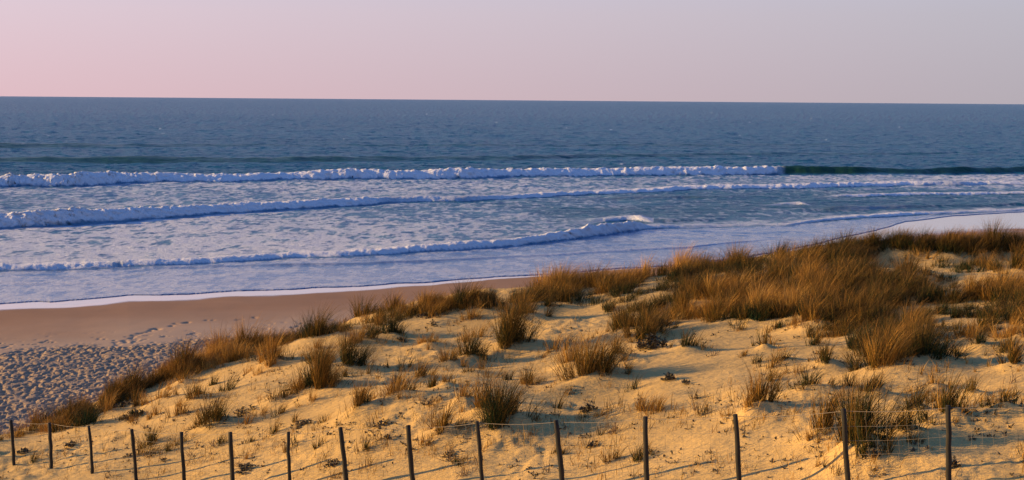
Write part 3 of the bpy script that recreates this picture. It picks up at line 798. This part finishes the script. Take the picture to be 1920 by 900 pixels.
# one more post beyond each side of the frame
def ext(p, q): return tuple(np.array(p) * 2 - np.array(q))
pl = [(ext(post_w[0][0], post_w[1][0]), ext(post_w[0][1], post_w[1][1]))] + post_w + [(ext(post_w[-1][0], post_w[-2][0]), ext(post_w[-1][1], post_w[-2][1]))]
tops = []
for bpt, tpt in pl:
    g = float(dune_z(np.array([bpt[0]]), np.array([bpt[1]]))[0])
    bb = (bpt[0], bpt[1], g - .25)
    tpt = (tpt[0], tpt[1] + random.uniform(-.05, .05), tpt[2])
    Vs = []; Qs = []
    r = random.uniform(.034, .048)
    tube_into(Vs, Qs, bb, tpt, r * 1.05, r * .92, 10, 7, .004, True, .008)
    o = poly_obj('post', np.array(Vs) - FL, np.array(Qs), M_WOOD)
    for pg in o.data.polygons: pg.use_smooth = True
    o.parent = fence
    tops.append((np.array((bpt[0], bpt[1], g)), np.array(tpt)))
Vs = []; Qs = []
hs = [0.04, .16, .29, .43, .60, .78, .97]
offc = np.array([-dirf[1], dirf[0], 0.0]) * .045
for (b0, t0), (b1, t1) in zip(tops[:-1], tops[1:]):
    def P(s, h):
        lo = b0 + (b1 - b0) * s; hi = t0 + (t1 - t0) * s
        p = lo + (hi - lo) * h + offc; p = p + np.array([0, 0, -.035 * math.sin(s * math.pi) * (1 if h > .9 else .6)])
        return p
    for h in hs:
        for k in range(6): tube_into(Vs, Qs, P(k / 6, h), P((k + 1) / 6, h), .0035 if h > .9 else .0018, .0035 if h > .9 else .0018, 4)
    nv = 10
    for k in range(1, nv):
        for h0, h1 in zip(hs[:-1], hs[1:]):
            e = random.gauss(0, .004)
            tube_into(Vs, Qs, P(k / nv + e, h0), P(k / nv + e, h1), .0014, .0014, 4)
o = poly_obj('wire_mesh', np.array(Vs) - FL, np.array(Qs), M_WIRE); o.parent = fence

# ------------------------------------------------------------------ light
EL = math.radians(13)
az = np.array([-1.0, .10]); az /= np.linalg.norm(az)
sv = Vector((az[0] * math.cos(EL), az[1] * math.cos(EL), math.sin(EL)))
sd = bpy.data.lights.new('sun', 'SUN'); sd.energy = 5.0; sd.angle = math.radians(.6); sd.color = (1.0, .62, .235)
so = bpy.data.objects.new('sun', sd); C.objects.link(so); so.rotation_euler = sv.to_track_quat('Z', 'Y').to_euler()
so.location = (-30, -5, 30)
w = bpy.data.worlds.new('World'); bpy.context.scene.world = w; w.use_nodes = True
nt = w.node_tree; nt.nodes.clear(); b = NB(nt)
out = b.n('ShaderNodeOutputWorld')
sky = b.n('ShaderNodeTexSky', sky_type='NISHITA'); sky.sun_disc = False; sky.sun_elevation = EL; sky.sun_rotation = math.atan2(az[0], az[1]) % (2 * math.pi)
sky.dust_density = 2.5; sky.air_density = 1.2
bg1 = b.n('ShaderNodeBackground'); b.l(sky.outputs[0], bg1.inputs[0]); bg1.inputs[1].default_value = .065
tc = b.n('ShaderNodeTexCoord'); sp = b.n('ShaderNodeSeparateXYZ'); b.l(tc.outputs['Generated'], sp.inputs[0])
side = b.mr(sp.outputs[0], -.36, .36)
side2 = b.mr(sp.outputs[0], -.95, .6)
hor = b.mix(side, (.78, .53, .585), (.475, .43, .48))
top = b.mix(side, (.74, .60, .70), (.50, .485, .57))
lowc = b.mix(b.mr(sp.outputs[2], 0.0, .075), hor, top)
up = b.n('ShaderNodeValToRGB'); b.l(sp.outputs[2], up.inputs[0]); up.color_ramp.interpolation = 'EASE'
e = up.color_ramp.elements; e[0].position = .08; e[0].color = (.50, .52, .70, 1); e[1].position = 1; e[1].color = (.05, .14, .42, 1)
q = e.new(.35); q.color = (.10, .25, .62, 1)
skyc = b.mix(b.mr(sp.outputs[2], .06, .16), lowc, up.outputs[0])
bg2 = b.n('ShaderNodeBackground'); b.l(skyc, bg2.inputs[0]); bg2.inputs[1].default_value = .69
add = b.n('ShaderNodeMixShader'); add.inputs[0].default_value = .88
b.l(bg1.outputs[0], add.inputs[1]); b.l(bg2.outputs[0], add.inputs[2]); b.l(add.outputs[0], out.inputs[0])

sc = bpy.context.scene
sc.view_settings.view_transform = 'Standard'; sc.view_settings.look = 'None'; sc.view_settings.exposure = 0.64; sc.view_settings.gamma = 1
sc.cycles.max_bounces = 5
sc.cycles.use_denoising = True
